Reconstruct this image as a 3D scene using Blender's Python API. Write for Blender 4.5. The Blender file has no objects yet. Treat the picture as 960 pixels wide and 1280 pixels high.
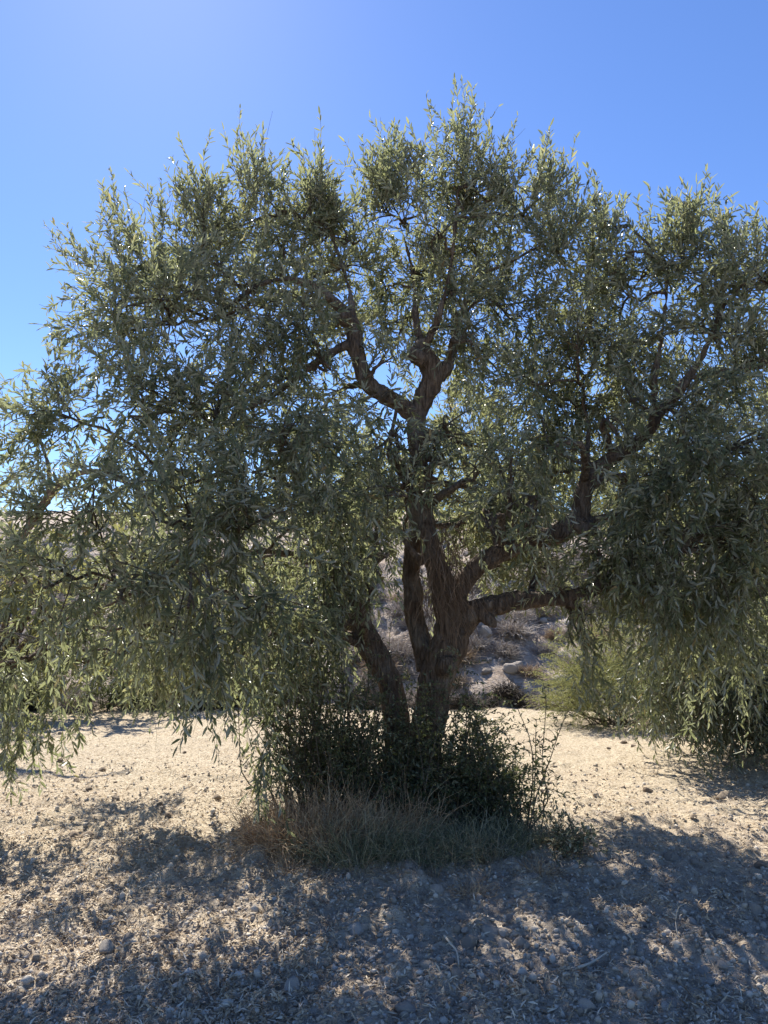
import bpy, math, random
import numpy as np

rng = np.random.default_rng(11)
random.seed(5)
S = bpy.context.scene
COL = S.collection
PI = math.pi

# ------------------------------------------------------------------ camera
CAM_H, PITCH, F = 1.55, math.radians(8.2), 931.0
cam_d = bpy.data.cameras.new('camera')
cam = bpy.data.objects.new('camera', cam_d)
COL.objects.link(cam)
cam.location = (0, 0, CAM_H)
cam.rotation_euler = (PI / 2 + PITCH, 0, 0)
cam_d.sensor_fit = 'VERTICAL'
cam_d.sensor_height = 36.0
cam_d.lens = 36.0 * F / 1280.0
cam_d.clip_start = 0.05
cam_d.clip_end = 3000
S.camera = cam


def at(px, py, Y):
    """world point at depth Y seen at a place of the photograph (used for the plan of the tree)"""
    u, v = (px - 480) / F, (640 - py) / F
    fy = math.cos(PITCH) - v * math.sin(PITCH)
    fz = math.sin(PITCH) + v * math.cos(PITCH)
    k = Y / fy
    return np.array([u * k, Y, CAM_H + fz * k])


def project(P):
    x, y, z = P[..., 0], P[..., 1], P[..., 2] - CAM_H
    d = y * math.cos(PITCH) + z * math.sin(PITCH)
    v = -y * math.sin(PITCH) + z * math.cos(PITCH)
    return 480 + F * x / d, 640 - F * v / d


# ------------------------------------------------------------------ noise
_perm = np.random.default_rng(3).permutation(512)
_grad = np.random.default_rng(4).uniform(0, 2 * PI, 512)


def perlin(x, y):
    x = np.asarray(x, float); y = np.asarray(y, float)
    xi = np.floor(x).astype(int); yi = np.floor(y).astype(int)
    xf, yf = x - xi, y - yi
    def g(ix, iy, dx, dy):
        a = _grad[_perm[(_perm[ix & 511] + iy) & 511]]
        return np.cos(a) * dx + np.sin(a) * dy
    u = xf ** 3 * (xf * (xf * 6 - 15) + 10); v = yf ** 3 * (yf * (yf * 6 - 15) + 10)
    n00 = g(xi, yi, xf, yf); n10 = g(xi + 1, yi, xf - 1, yf)
    n01 = g(xi, yi + 1, xf, yf - 1); n11 = g(xi + 1, yi + 1, xf - 1, yf - 1)
    return (n00 * (1 - u) + n10 * u) * (1 - v) + (n01 * (1 - u) + n11 * u) * v


def fbm(x, y, o=4):
    s, a, f = 0, 1, 1
    for i in range(o):
        s = s + a * perlin(x * f + 17.3 * i, y * f - 9.1 * i); a *= .5; f *= 2.03
    return s


TX, TY = at(528, 1000, 6.0)[0], 6.0         # foot of the main tree


def ground_h(x, y):
    x = np.asarray(x, float); y = np.asarray(y, float)
    near = np.clip((30 - np.hypot(x, y)) / 20, 0, 1)
    h = .07 * fbm(x * .33, y * .33, 2)
    d = np.hypot(x - TX, (y - TY + .25))
    h = h + .10 * np.exp(-(d / 1.3) ** 2)
    clod = np.maximum(fbm(x * 3.1 + 40, y * 3.1, 3), 0) ** 1.3
    rough = .55 + .45 * np.clip((9 - y) / 4, 0, 1)
    h = h + near * rough * (.10 * clod + .032 * fbm(x * 9, y * 9 + 5, 3) + .014 * np.abs(fbm(x * 27, y * 27, 2)))
    return h


# ------------------------------------------------------------------ mesh helpers
def mesh_obj(name, verts, faces, mat, parent=None, smooth=False, nside=4):
    """faces: (n, nside) int array"""
    verts = np.asarray(verts, dtype=np.float32).reshape(-1, 3)
    faces = np.asarray(faces, dtype=np.int32)
    me = bpy.data.meshes.new(name)
    n = len(faces); k = faces.shape[1]
    me.vertices.add(len(verts)); me.vertices.foreach_set('co', verts.ravel())
    me.loops.add(n * k); me.loops.foreach_set('vertex_index', faces.ravel())
    me.polygons.add(n)
    me.polygons.foreach_set('loop_start', np.arange(0, n * k, k, dtype=np.int32))
    me.polygons.foreach_set('loop_total', np.full(n, k, dtype=np.int32))
    me.polygons.foreach_set('use_smooth', np.full(n, smooth, dtype=bool))
    me.update(calc_edges=True); me.validate()
    if mat is not None:
        me.materials.append(mat)
    o = bpy.data.objects.new(name, me)
    COL.objects.link(o)
    if parent is not None:
        o.parent = parent
        o.matrix_parent_inverse.identity()
        # vertices are given in world space: keep them there
        o.location = -parent.location
    return o


def tag(o, label=None, cat=None, group=None, kind=None):
    if label: o['label'] = label
    if cat: o['category'] = cat
    if group: o['group'] = group
    if kind: o['kind'] = kind
    return o


def empty(name, loc, label, cat, group=None):
    o = bpy.data.objects.new(name, None)
    COL.objects.link(o)
    o.location = [float(c) for c in loc]
    o.empty_display_size = .2
    return tag(o, label, cat, group)


def nrm(v):
    return v / np.maximum(np.linalg.norm(v, axis=-1, keepdims=True), 1e-9)


def tubes(P, R, sides=4):
    """P (N,K,3), R (N,K): open tubes along N polylines of K points"""
    P = np.asarray(P, float); R = np.asarray(R, float)
    N, K, _ = P.shape
    T = np.empty_like(P)
    T[:, 1:-1] = P[:, 2:] - P[:, :-2]; T[:, 0] = P[:, 1] - P[:, 0]; T[:, -1] = P[:, -1] - P[:, -2]
    T = nrm(T)
    ref = np.where(np.abs(T[:, :1, 2:3]) > .8, np.array([1., .13, 0]), np.array([0.1, 0, 1.]))
    A = nrm(np.cross(T, np.broadcast_to(ref, T.shape))); B = np.cross(T, A)
    ang = np.arange(sides) / sides * 2 * PI
    V = (P[:, :, None] + R[:, :, None, None] * (A[:, :, None] * np.cos(ang)[None, None, :, None] + B[:, :, None] * np.sin(ang)[None, None, :, None]))
    idx = np.arange(N * K * sides).reshape(N, K, sides)
    a = idx[:, :-1]; b = idx[:, 1:]
    Fq = np.stack([a, np.roll(a, -1, 2), np.roll(b, -1, 2), b], -1).reshape(-1, 4)
    return V.reshape(-1, 3), Fq


class Acc:
    def __init__(s): s.v = []; s.f = []; s.n = 0
    def add(s, v, f):
        s.v.append(np.asarray(v).reshape(-1, 3)); s.f.append(np.asarray(f) + s.n); s.n += len(s.v[-1])
    def obj(s, name, mat, parent=None, smooth=False):
        return mesh_obj(name, np.concatenate(s.v), np.concatenate(s.f), mat, parent, smooth)


def spline(pts, n):
    """Catmull-Rom through rows of pts (any width) -> n rows"""
    p = np.asarray(pts, float)
    p = np.vstack([2 * p[0] - p[1], p, 2 * p[-1] - p[-2]])
    m = len(p) - 3
    t = np.linspace(0, m - 1e-6, n); i = t.astype(int); u = (t - i)[:, None]
    a, b, c, d = p[i], p[i + 1], p[i + 2], p[i + 3]
    return .5 * ((2 * b) + (c - a) * u + (2 * a - 5 * b + 4 * c - d) * u ** 2 + (3 * b - a - 3 * c + d) * u ** 3)


# ------------------------------------------------------------------ materials
class NT:
    def __init__(s, name):
        s.m = bpy.data.materials.new(name); s.m.use_nodes = True
        s.t = s.m.node_tree; s.t.nodes.clear()
        s.out = s.t.nodes.new('ShaderNodeOutputMaterial')
    def n(s, typ, **kw):
        nd = s.t.nodes.new(typ)
        for k, v in kw.items():
            if k.startswith('in_'):
                key = k[3:].replace('_', ' ')
                nd.inputs[key].default_value = v
            else:
                setattr(nd, k, v)
        return nd
    def l(s, a, b): s.t.links.new(a, b)
    def ramp(s, fac, stops):
        r = s.t.nodes.new('ShaderNodeValToRGB')
        el = r.color_ramp.elements
        while len(el) < len(stops): el.new(.5)
        for e, (p, c) in zip(el, stops):
            e.position = p; e.color = (*c, 1)
        s.l(fac, r.inputs[0]); return r.outputs[0]
    def mix(s, fac, a, b, typ='MIX'):
        m = s.t.nodes.new('ShaderNodeMix'); m.data_type = 'RGBA'; m.blend_type = typ
        for sock, val in ((m.inputs[0], fac), (m.inputs[6], a), (m.inputs[7], b)):
            if hasattr(val, 'links'): s.l(val, sock)
            elif isinstance(val, tuple): sock.default_value = (*val, 1)
            else: sock.default_value = val
        return m.outputs[2]
    def noise(s, vec, scale, detail=4, rough=.55):
        nd = s.n('ShaderNodeTexNoise', in_Scale=scale, in_Detail=detail, in_Roughness=rough)
        s.l(vec, nd.inputs['Vector']); return nd.outputs['Fac']


def leaf_mat(name, dark, light, under, trans, tw=.3, rough=.42):
    k = NT(name)
    g = k.n('ShaderNodeNewGeometry')
    md = tuple((a + b) / 2 for a, b in zip(dark, light))
    top = k.ramp(g.outputs['Random Per Island'], [(0, dark), (.55, md), (.93, light), (.955, (light[0] * 1.5, light[1] * 1.25, light[2] * .7)), (.975, (.30, .22, .09)), (1, (.24, .15, .075))])
    col = k.mix(g.outputs['Backfacing'], top, under)
    p = k.n('ShaderNodeBsdfPrincipled', in_Roughness=rough)
    k.l(col, p.inputs['Base Color'])
    p.inputs['Specular IOR Level'].default_value = .5
    t = k.n('ShaderNodeBsdfTranslucent')
    tc = k.mix(.5, trans, top)
    k.l(tc, t.inputs['Color'])
    mx = k.n('ShaderNodeMixShader'); mx.inputs[0].default_value = tw
    k.l(p.outputs[0], mx.inputs[1]); k.l(t.outputs[0], mx.inputs[2]); k.l(mx.outputs[0], k.out.inputs[0])
    return k.m


def bark_mat(name, a, b, c, zs=.22, scale=26):
    k = NT(name)
    g = k.n('ShaderNodeTexCoord')
    mp = k.n('ShaderNodeMapping'); mp.inputs['Scale'].default_value = (1, 1, zs)
    k.l(g.outputs['Object'], mp.inputs['Vector'])
    n1 = k.noise(mp.outputs[0], scale, 6, .65)
    n2 = k.noise(g.outputs['Object'], 5, 3)
    vo = k.n('ShaderNodeTexVoronoi', feature='DISTANCE_TO_EDGE', in_Scale=scale * .9)
    k.l(mp.outputs[0], vo.inputs['Vector'])
    col = k.ramp(n1, [(.3, a), (.52, b), (.75, c)])
    col = k.mix(n2, col, k.mix(.5, col, a), 'MIX')
    pt = k.ramp(k.noise(g.outputs['Object'], 3.1, 5, .7), [(.50, (0, 0, 0)), (.60, (.55, .55, .55))])
    col = k.mix(pt, col, k.mix(.5, col, (.34, .32, .28)))
    p = k.n('ShaderNodeBsdfPrincipled', in_Roughness=.9)
    p.inputs['Specular IOR Level'].default_value = .2
    k.l(col, p.inputs['Base Color'])
    add = k.n('ShaderNodeMath', operation='ADD'); k.l(n1, add.inputs[0])
    mr = k.n('ShaderNodeMapRange'); mr.inputs[2].default_value = .22; mr.inputs[4].default_value = .35
    k.l(vo.outputs['Distance'], mr.inputs[0]); k.l(mr.outputs[0], add.inputs[1])
    bp = k.n('ShaderNodeBump', in_Strength=1.0, in_Distance=.04)
    k.l(add.outputs[0], bp.inputs['Height']); k.l(bp.outputs[0], p.inputs['Normal'])
    k.l(p.outputs[0], k.out.inputs[0])
    return k.m


def straw_mat(name, stops, rough=.75, tw=.2):
    k = NT(name)
    g = k.n('ShaderNodeNewGeometry')
    col = k.ramp(g.outputs['Random Per Island'], stops)
    p = k.n('ShaderNodeBsdfPrincipled', in_Roughness=rough)
    p.inputs['Specular IOR Level'].default_value = .25
    k.l(col, p.inputs['Base Color'])
    t = k.n('ShaderNodeBsdfTranslucent'); k.l(col, t.inputs['Color'])
    mx = k.n('ShaderNodeMixShader'); mx.inputs[0].default_value = tw
    k.l(p.outputs[0], mx.inputs[1]); k.l(t.outputs[0], mx.inputs[2]); k.l(mx.outputs[0], k.out.inputs[0])
    return k.m


def stone_mat(name, stops):
    k = NT(name)
    g = k.n('ShaderNodeTexCoord'); oi = k.n('ShaderNodeObjectInfo')
    n1 = k.noise(g.outputs['Object'], 14, 5, .6)
    base = k.ramp(oi.outputs['Random'], stops)
    col = k.mix(n1, k.mix(.45, base, (.16, .13, .10)), base)
    p = k.n('ShaderNodeBsdfPrincipled', in_Roughness=.92)
    p.inputs['Specular IOR Level'].default_value = .15
    k.l(col, p.inputs['Base Color'])
    bp = k.n('ShaderNodeBump', in_Strength=.6, in_Distance=.02)
    k.l(k.noise(g.outputs['Object'], 40, 4), bp.inputs['Height']); k.l(bp.outputs[0], p.inputs['Normal'])
    k.l(p.outputs[0], k.out.inputs[0])
    return k.m


def ground_mat():
    k = NT('stubble_soil')
    tc = k.n('ShaderNodeTexCoord'); P = tc.outputs['Object']
    big = k.noise(P, .55, 4, .6)
    med = k.noise(P, 4.5, 5, .65)
    fine = k.noise(P, 38, 5, .7)
    straw = k.ramp(fine, [(.28, (.19, .14, .08)), (.43, (.45, .365, .25)), (.58, (.62, .53, .385)), (.75, (.75, .67, .50))])
    soil = k.ramp(k.noise(P, 22, 6, .7), [(.3, (.22, .175, .13)), (.5, (.42, .355, .275)), (.72, (.57, .505, .415))])
    # more chalky bare soil in front of the tree, more chopped straw on the field behind
    sx = k.n('ShaderNodeSeparateXYZ'); k.l(P, sx.inputs[0])
    yr = k.n('ShaderNodeMapRange'); k.l(sx.outputs['Y'], yr.inputs[0])
    yr.inputs[1].default_value = 3.0; yr.inputs[2].default_value = 7.0; yr.inputs[3].default_value = .26; yr.inputs[4].default_value = -.18
    xr = k.n('ShaderNodeMapRange'); k.l(sx.outputs['X'], xr.inputs[0])
    xr.inputs[1].default_value = -3.0; xr.inputs[2].default_value = .5; xr.inputs[3].default_value = -.16; xr.inputs[4].default_value = .04
    a1 = k.n('ShaderNodeMath', operation='ADD'); k.l(med, a1.inputs[0]); k.l(yr.outputs[0], a1.inputs[1])
    a2 = k.n('ShaderNodeMath', operation='ADD'); k.l(a1.outputs[0], a2.inputs[0]); k.l(xr.outputs[0], a2.inputs[1])
    st = k.n('ShaderNodeMapRange'); k.l(a2.outputs[0], st.inputs[0]); st.inputs[1].default_value = .42; st.inputs[2].default_value = .62
    col = k.mix(st.outputs[0], straw, soil)
    red = k.n('ShaderNodeMapRange'); k.l(big, red.inputs[0]); red.inputs[1].default_value = .45; red.inputs[2].default_value = .75; red.inputs[4].default_value = .25
    col = k.mix(red.outputs[0], col, (.36, .25, .17))
    p = k.n('ShaderNodeBsdfPrincipled', in_Roughness=.95)
    p.inputs['Specular IOR Level'].default_value = .1
    k.l(col, p.inputs['Base Color'])
    bp = k.n('ShaderNodeBump', in_Strength=.8, in_Distance=.03)
    hsum = k.n('ShaderNodeMath', operation='ADD'); k.l(fine, hsum.inputs[0]); k.l(k.noise(P, 110, 3, .6), hsum.inputs[1])
    k.l(hsum.outputs[0], bp.inputs['Height']); k.l(bp.outputs[0], p.inputs['Normal'])
    k.l(p.outputs[0], k.out.inputs[0])
    return k.m


def hill_mat():
    k = NT('dry_bank')
    tc = k.n('ShaderNodeTexCoord'); P = tc.outputs['Object']
    n1 = k.noise(P, 2.2, 6, .7); n2 = k.noise(P, 11, 5, .7)
    col = k.ramp(n2, [(.28, (.26, .21, .165)), (.48, (.50, .425, .345)), (.7, (.66, .585, .50))])
    col = k.mix(k.ramp(n1, [(.4, (0, 0, 0)), (.62, (.7, .7, .7))]), col, (.34, .25, .18))
    p = k.n('ShaderNodeBsdfPrincipled', in_Roughness=.95)
    p.inputs['Specular IOR Level'].default_value = .1
    k.l(col, p.inputs['Base Color'])
    bp = k.n('ShaderNodeBump', in_Strength=.9, in_Distance=.12)
    k.l(n2, bp.inputs['Height']); k.l(bp.outputs[0], p.inputs['Normal'])
    k.l(p.outputs[0], k.out.inputs[0])
    return k.m


M_OLIVE = leaf_mat('olive_leaf', (.072, .092, .050), (.185, .205, .120), (.36, .37, .30), (.43, .455, .19), .50, .36)
M_OLIVE_BACK = leaf_mat('olive_leaf_pale', (.105, .120, .042), (.22, .225, .090), (.28, .28, .17), (.42, .40, .11), .42, .45)
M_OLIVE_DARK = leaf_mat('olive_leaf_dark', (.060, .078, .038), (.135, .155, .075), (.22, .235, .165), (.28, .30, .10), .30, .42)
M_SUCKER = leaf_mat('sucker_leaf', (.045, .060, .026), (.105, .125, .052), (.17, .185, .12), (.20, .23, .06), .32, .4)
M_BROOM = leaf_mat('broom_leaf', (.13, .15, .055), (.25, .26, .11), (.25, .26, .13), (.36, .36, .12), .4, .6)
M_BARK = bark_mat('olive_bark', (.05, .036, .027), (.19, .135, .095), (.36, .28, .205), .2, 32)
M_TWIG = bark_mat('twig_bark', (.10, .080, .055), (.17, .14, .10), (.24, .20, .15), 1, 40)
M_DEADTWIG = straw_mat('dead_twig', [(0, (.13, .085, .055)), (1, (.30, .21, .14))], .85, .05)
M_DRYGRASS = straw_mat('dry_grass', [(0, (.22, .14, .075)), (.5, (.47, .325, .19)), (1, (.66, .51, .33))])
M_GREENGRASS = straw_mat('fading_grass', [(0, (.11, .125, .065)), (.5, (.23, .23, .13)), (1, (.44, .39, .26))])
M_LITTER = straw_mat('straw_litter', [(0, (.20, .135, .08)), (.35, (.40, .30, .19)), (.75, (.58, .47, .32)), (1, (.74, .66, .52))], .7, .15)
M_SCRUB = straw_mat('grey_scrub', [(0, (.28, .24, .21)), (.6, (.50, .45, .40)), (1, (.68, .63, .57))], .9, .3)
M_SCRUB_TAN = straw_mat('tan_scrub', [(0, (.28, .21, .145)), (.6, (.48, .385, .28)), (1, (.62, .53, .40))], .9, .3)
M_SCRUB_DARK = straw_mat('dark_scrub', [(0, (.045, .038, .03)), (1, (.13, .11, .085))], .9, .05)
M_STONE = stone_mat('limestone', [(0, (.30, .26, .215)), (.5, (.40, .355, .30)), (1, (.52, .47, .41))])
M_CLOD = stone_mat('earth_clod', [(0, (.22, .165, .115)), (1, (.36, .29, .215))])

# ------------------------------------------------------------------ ground
def axis(fine, half, step, far):
    a = list(np.arange(-half, half + 1e-6, step)); s = step; x = a[-1]; ext = []
    while x < far:
        s *= 1.16; x += s; ext.append(x)
    return np.array([-e for e in ext[::-1]] + a + ext)


gx = axis(0, 6.2, .022, 900)
ys = [2.4]
while ys[-1] < 15: ys.append(ys[-1] + max(.012, ys[-1] * .0068))
s = ys[-1] - ys[-2]
while ys[-1] < 900: s *= 1.15; ys.append(ys[-1] + s)
lo = [2.4]; s = .02
while lo[-1] > -300: s *= 1.2; lo.append(lo[-1] - s)
gy = np.array(lo[:0:-1] + ys)
X, Y = np.meshgrid(gx, gy)
Z = ground_h(X, Y)
nx, ny = len(gx), len(gy)
idx = np.arange(nx * ny).reshape(ny, nx)
Fq = np.stack([idx[:-1, :-1], idx[:-1, 1:], idx[1:, 1:], idx[1:, :-1]], -1).reshape(-1, 4)
g = mesh_obj('ground', np.stack([X, Y, Z], -1), Fq, ground_mat(), smooth=True)
tag(g, kind='structure')

# hill: a dry bank beyond the field
def hill_z(x, y):
    foot = 13.7 + .5 * perlin(x * .16, 3.3) + .02 * x + .55 * fbm(x * .8, 7.7 + 0 * x, 3)
    d = y - foot
    z = np.where(d < 7, d * .52, 7 * .52 + (d - 7) * .16)
    z = np.where(d > 60, z - (d - 60) * .14, z)
    z = z + np.clip(d, 0, 2.5) / 2.5 * (.42 * fbm(x * .45, y * .45, 4) + .24 * np.abs(fbm(x * 1.5, y * 1.9, 4)))
    side = np.clip((np.abs(x) - 60) / 40, 0, 1)
    return z * (1 - side) - .35 - side * .4 + np.clip(d, 0, .6) / .6 * .35 * (1 - side)


hx = axis(0, 9, .07, 105)
hs = [12.6]
while hs[-1] < 26: hs.append(hs[-1] + .08)
s = .11
while hs[-1] < 260: s *= 1.12; hs.append(hs[-1] + s)
hy = np.array(hs)
X, Y = np.meshgrid(hx, hy)
Z = hill_z(X, Y)
nx, ny = len(hx), len(hy)
idx = np.arange(nx * ny).reshape(ny, nx)
Fq = np.stack([idx[:-1, :-1], idx[:-1, 1:], idx[1:, 1:], idx[1:, :-1]], -1).reshape(-1, 4)
hill = mesh_obj('hill', np.stack([X, Y, Z], -1), Fq, hill_mat(), smooth=True)
tag(hill, kind='structure')


# ------------------------------------------------------------------ foliage
def leaves_on(Pt, T, A, size, width, rng, spread=.62, up=.8):
    """one leaf at each point Pt (n,3): T tangent, A sideways; returns verts, faces"""
    n = len(Pt)
    d = nrm(T * (1.05 - .2 * rng.random((n, 1))) + A * spread * (.6 + .8 * rng.random((n, 1))) + rng.normal(0, .18, (n, 3)))
    up_v = np.zeros((n, 3)); up_v[:, 2] = up
    nn = up_v + rng.normal(0, .55, (n, 3)) + T * .5
    b = nrm(np.cross(nn, d)); nn = np.cross(d, b)
    L = size * (.5 + .8 * rng.random((n, 1)) ** .8); W = width * L * (.8 + .4 * rng.random((n, 1)))
    fold = nn * W * (.10 + .25 * rng.random((n, 1)))
    bend = -nn * L * rng.uniform(-.05, .16, (n, 1))
    v = np.stack([Pt,
                  Pt + d * L * .30 + b * W * .5 + fold,
                  Pt + d * L * .70 + b * W * .40 + fold + bend * .5,
                  Pt + d * L + bend,
                  Pt + d * L * .70 - b * W * .40 + fold + bend * .5,
                  Pt + d * L * .30 - b * W * .5 + fold], 1)
    o = np.arange(n)[:, None] * 6
    f = np.stack([o + np.array([[0, 3, 2, 1]]), o + np.array([[0, 5, 4, 3]])], 1).reshape(-1, 4)
    return v.reshape(-1, 3), f


def grow_shoots(root, d, L, droop, K, rng, wob=.06):
    N = len(root)
    t = np.linspace(0, 1, K)[None, :, None]
    P = root[:, None] + d[:, None] * (L[:, None, None] * t)
    P[..., 2] -= (droop * L)[:, None] * t[..., 0] ** 2
    w = rng.normal(0, 1, (N, 1, 3)); w2 = rng.normal(0, 1, (N, 1, 3))
    P += wob * L[:, None, None] * (w * np.sin(t * PI * 1.3) + w2 * np.sin(t * PI * 2.7) * .5)
    return P


def shoot_leaves(P, nl, size, width, rng, t0=.06, spread=.62, up=.8):
    N, K, _ = P.shape
    t = t0 + (1 - t0) * (np.arange(nl) // 2 * 2 + .5) / nl
    t = np.clip(t[None] + rng.normal(0, .012, (N, nl)), 0, .999) * (K - 1)
    i = t.astype(int); u = (t - i)[..., None]
    r = np.arange(N)[:, None]
    a, b = P[r, i], P[r, i + 1]
    pt = a * (1 - u) + b * u
    T = nrm(b - a)
    ref = np.array([.3, .2, 1.])
    s1 = nrm(np.cross(T, ref)); s2 = np.cross(T, s1)
    ph = (np.arange(nl) % 2) * PI + (np.arange(nl) // 2) * (PI / 2)
    ph = ph[None] + rng.uniform(0, 2 * PI, (N, 1)) + rng.normal(0, .25, (N, nl))
    A = s1 * np.cos(ph)[..., None] + s2 * np.sin(ph)[..., None]
    keep = rng.random((N, nl)) < .93
    return leaves_on(pt[keep], T[keep], A[keep], size, width, rng, spread, up)


def make_crown(tree, lobes, skeleton, mats, rng, shoots=230, nl=22, size=.071, width=.235, clear=None, extra=None,
               branch_parts=True, clump=26, lean=(0, 0, 0), twig_r=.0021, shoot_len=(.22, .55)):
    """lobes: (centre, radius, lift) - lift > 0 upright shoots, < 0 hanging ones"""
    leafm, twigm, barkm = mats
    roots, dirs, lens, droops = [], [], [], []
    sub_P, sub_R = [], []
    rest = Acc()
    sk = np.asarray(skeleton)
    for c, r, lift in lobes:
        c = np.asarray(c, float)
        # bough from the nearest limb
        dv = sk[:, :3] - c
        dist = np.linalg.norm(dv, axis=1) + np.maximum(dv[:, 2], 0) * 1.2
        j = int(np.argmin(dist)); s0 = sk[j, :3]; r0 = min(sk[j, 3] * .55, .04)
        mid = (s0 + c) / 2 + rng.normal(0, .09, 3) + np.array([0, 0, .12 * np.linalg.norm(c - s0)])
        q = spline(np.vstack([s0, mid, c]), 12)
        q[1:-1] += rng.normal(0, .012, (10, 3))
        rr = np.linspace(max(r0, .013), .009, 12)
        v, f = tubes(q[None], rr[None], 7)
        if branch_parts:
            mesh_obj('branch', v, f, barkm, tree, True)
        else:
            rest.add(v, f)
        m = max(5, int(clump * r * r * 1.6))
        dirn = nrm(rng.normal(0, 1, (m, 3)))
        cc = c + dirn * (r * (.45 + .5 * rng.random((m, 1)) ** .6)) * np.array([1, 1, .9])
        st = q[rng.integers(5, 12, m)]
        md = (st + cc) / 2 + rng.normal(0, .05, (m, 3)) + np.array([0, 0, .05])
        t = np.linspace(0, 1, 7)[None, :, None]
        sp = (1 - t) ** 2 * st[:, None] + 2 * t * (1 - t) * (md[:, None] * 2 - (st[:, None] + cc[:, None]) / 2) * 1.0 + t ** 2 * cc[:, None]
        sub_P.append(sp); sub_R.append(np.broadcast_to(np.linspace(.0075, .0028, 7), (m, 7)))
        n = int(shoots * r * r * 1.6)
        w = rng.random(m) ** 1.2 + .12; w /= w.sum()
        k = rng.choice(m, n, p=w)
        tt = rng.integers(2, 7, n)
        p = sp[k, tt] + rng.normal(0, .05, (n, 3))
        hang = rng.normal(lift, .35, n)
        d = .75 * (cc[k] - c) / r + rng.normal(0, .42, (n, 3)) + np.asarray(lean)
        d[:, 2] += hang
        roots.append(p); dirs.append(nrm(d))
        lens.append(rng.uniform(*shoot_len, n) * (1 + .25 * (rng.random(n) > .9)))
        droops.append(np.where(hang > .35, rng.uniform(-.12, .1, n), rng.uniform(.08, .5, n)))
    if extra is not None:            # long shoots that stand out of the outline
        for p, d, L, dr, n in extra:
            p = np.asarray(p, float)
            rp = p + rng.normal(0, .07, (n, 3)); rp[:, 2] -= rng.uniform(0, .25, n)
            roots.append(rp); dirs.append(nrm(np.asarray(d, float) + rng.normal(0, .2, (n, 3))))
            lens.append(L * (1.3 if d[2] > .4 else 1.0) * rng.uniform(.4, 1.0, n)); droops.append(np.full(n, dr))
    root = np.concatenate(roots); d = np.concatenate(dirs); L = np.concatenate(lens); dr = np.concatenate(droops)
    P = grow_shoots(root, d, L, dr, 7, rng)
    if clear is not None:
        keep = clear(P)
        P = P[keep]; L = L[keep]
    P = P[(P[..., 2].min(1) > .08)]
    acc = Acc()
    lo = np.linalg.norm(P[:, -1] - P[:, 0], axis=1)
    leafy = rng.random(len(P)) > .06
    for a, b in ((0, .34), (.34, .5), (.5, 9)):
        mk = (lo >= a) & (lo < b) & leafy
        if mk.sum():
            acc.add(*shoot_leaves(P[mk], int(nl * (.75 + .25 * (a > 0) + .35 * (a > .4))), size, width, rng))
    acc.obj('crown', leafm, tree)
    tw = Acc()
    tw.add(*tubes(P, np.broadcast_to(np.linspace(twig_r, twig_r * .5, 7), P.shape[:2]), 3))
    for sp, sr in zip(sub_P, sub_R): tw.add(*tubes(sp, sr, 5))
    if rest.n: tw.add(np.concatenate(rest.v), np.concatenate(rest.f))
    tw.obj('twigs', twigm, tree, True)['kind'] = 'stuff'
    return len(P)


def make_trunk(tree, limbs, mat, voxel=.016, amp=.03, name='trunk', n=40, sides=14):
    acc = Acc(); sk = []
    for pts in limbs:
        q = spline(pts, n)
        p, r = q[:, :3], np.maximum(q[:, 3], .01)
        p[2:-2] += np.random.default_rng(len(sk)).normal(0, .1, (n - 4, 3)) * r[2:-2, None] * .5
        v, f = tubes(p[None], r[None], sides)
        acc.add(v, f)
        # close the two ends
        c0 = np.arange(sides)
        base = acc.n - n * sides
        vv = np.concatenate(acc.v)
        for ring, flip in ((0, 1), (n - 1, 0)):
            ids = base + ring * sides + np.arange(sides)
            cen = vv[ids].mean(0)
            acc.v.append(cen[None]); ci = acc.n; acc.n += 1
            ids2 = np.roll(ids, -1)
            fa = np.stack([np.full(sides, ci), ids2 if flip else ids, ids if flip else ids2], 1)
            tri = np.concatenate([fa, fa[:, :1]], 1)
            acc.f.append(tri)
        sk.append(np.concatenate([p, r[:, None]], 1))
    V = np.concatenate(acc.v); Fa = np.concatenate(acc.f)
    me = bpy.data.meshes.new(name)
    me.from_pydata(V.tolist(), [], [list(dict.fromkeys(f)) for f in Fa.tolist()])
    me.materials.append(mat)
    o = bpy.data.objects.new(name, me); COL.objects.link(o)
    o.parent = tree; o.location = -tree.location
    md = o.modifiers.new('join', 'REMESH'); md.mode = 'VOXEL'; md.voxel_size = voxel; md.use_smooth_shade = True
    sm = o.modifiers.new('soften', 'SMOOTH'); sm.iterations = 4; sm.factor = .5
    for nm, sc, am in (('gnarl', .22, amp), ('ridge', .05, amp * .5)):
        tx = bpy.data.textures.new(nm, 'CLOUDS'); tx.noise_scale = sc; tx.noise_depth = 3
        dm = o.modifiers.new(nm, 'DISPLACE'); dm.texture = tx; dm.strength = am; dm.mid_level = .5; dm.texture_coords = 'LOCAL'
    return np.concatenate(sk)


def L(rows):
    """rows of (px, py, depth, radius in px) -> points with radius in metres"""
    return [[*at(px, py, Y), rp * Y / F] for px, py, Y, rp in rows]


def lob(rows):
    return [(at(px, py, Y), r, lift) for px, py, Y, r, lift in rows]


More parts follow.
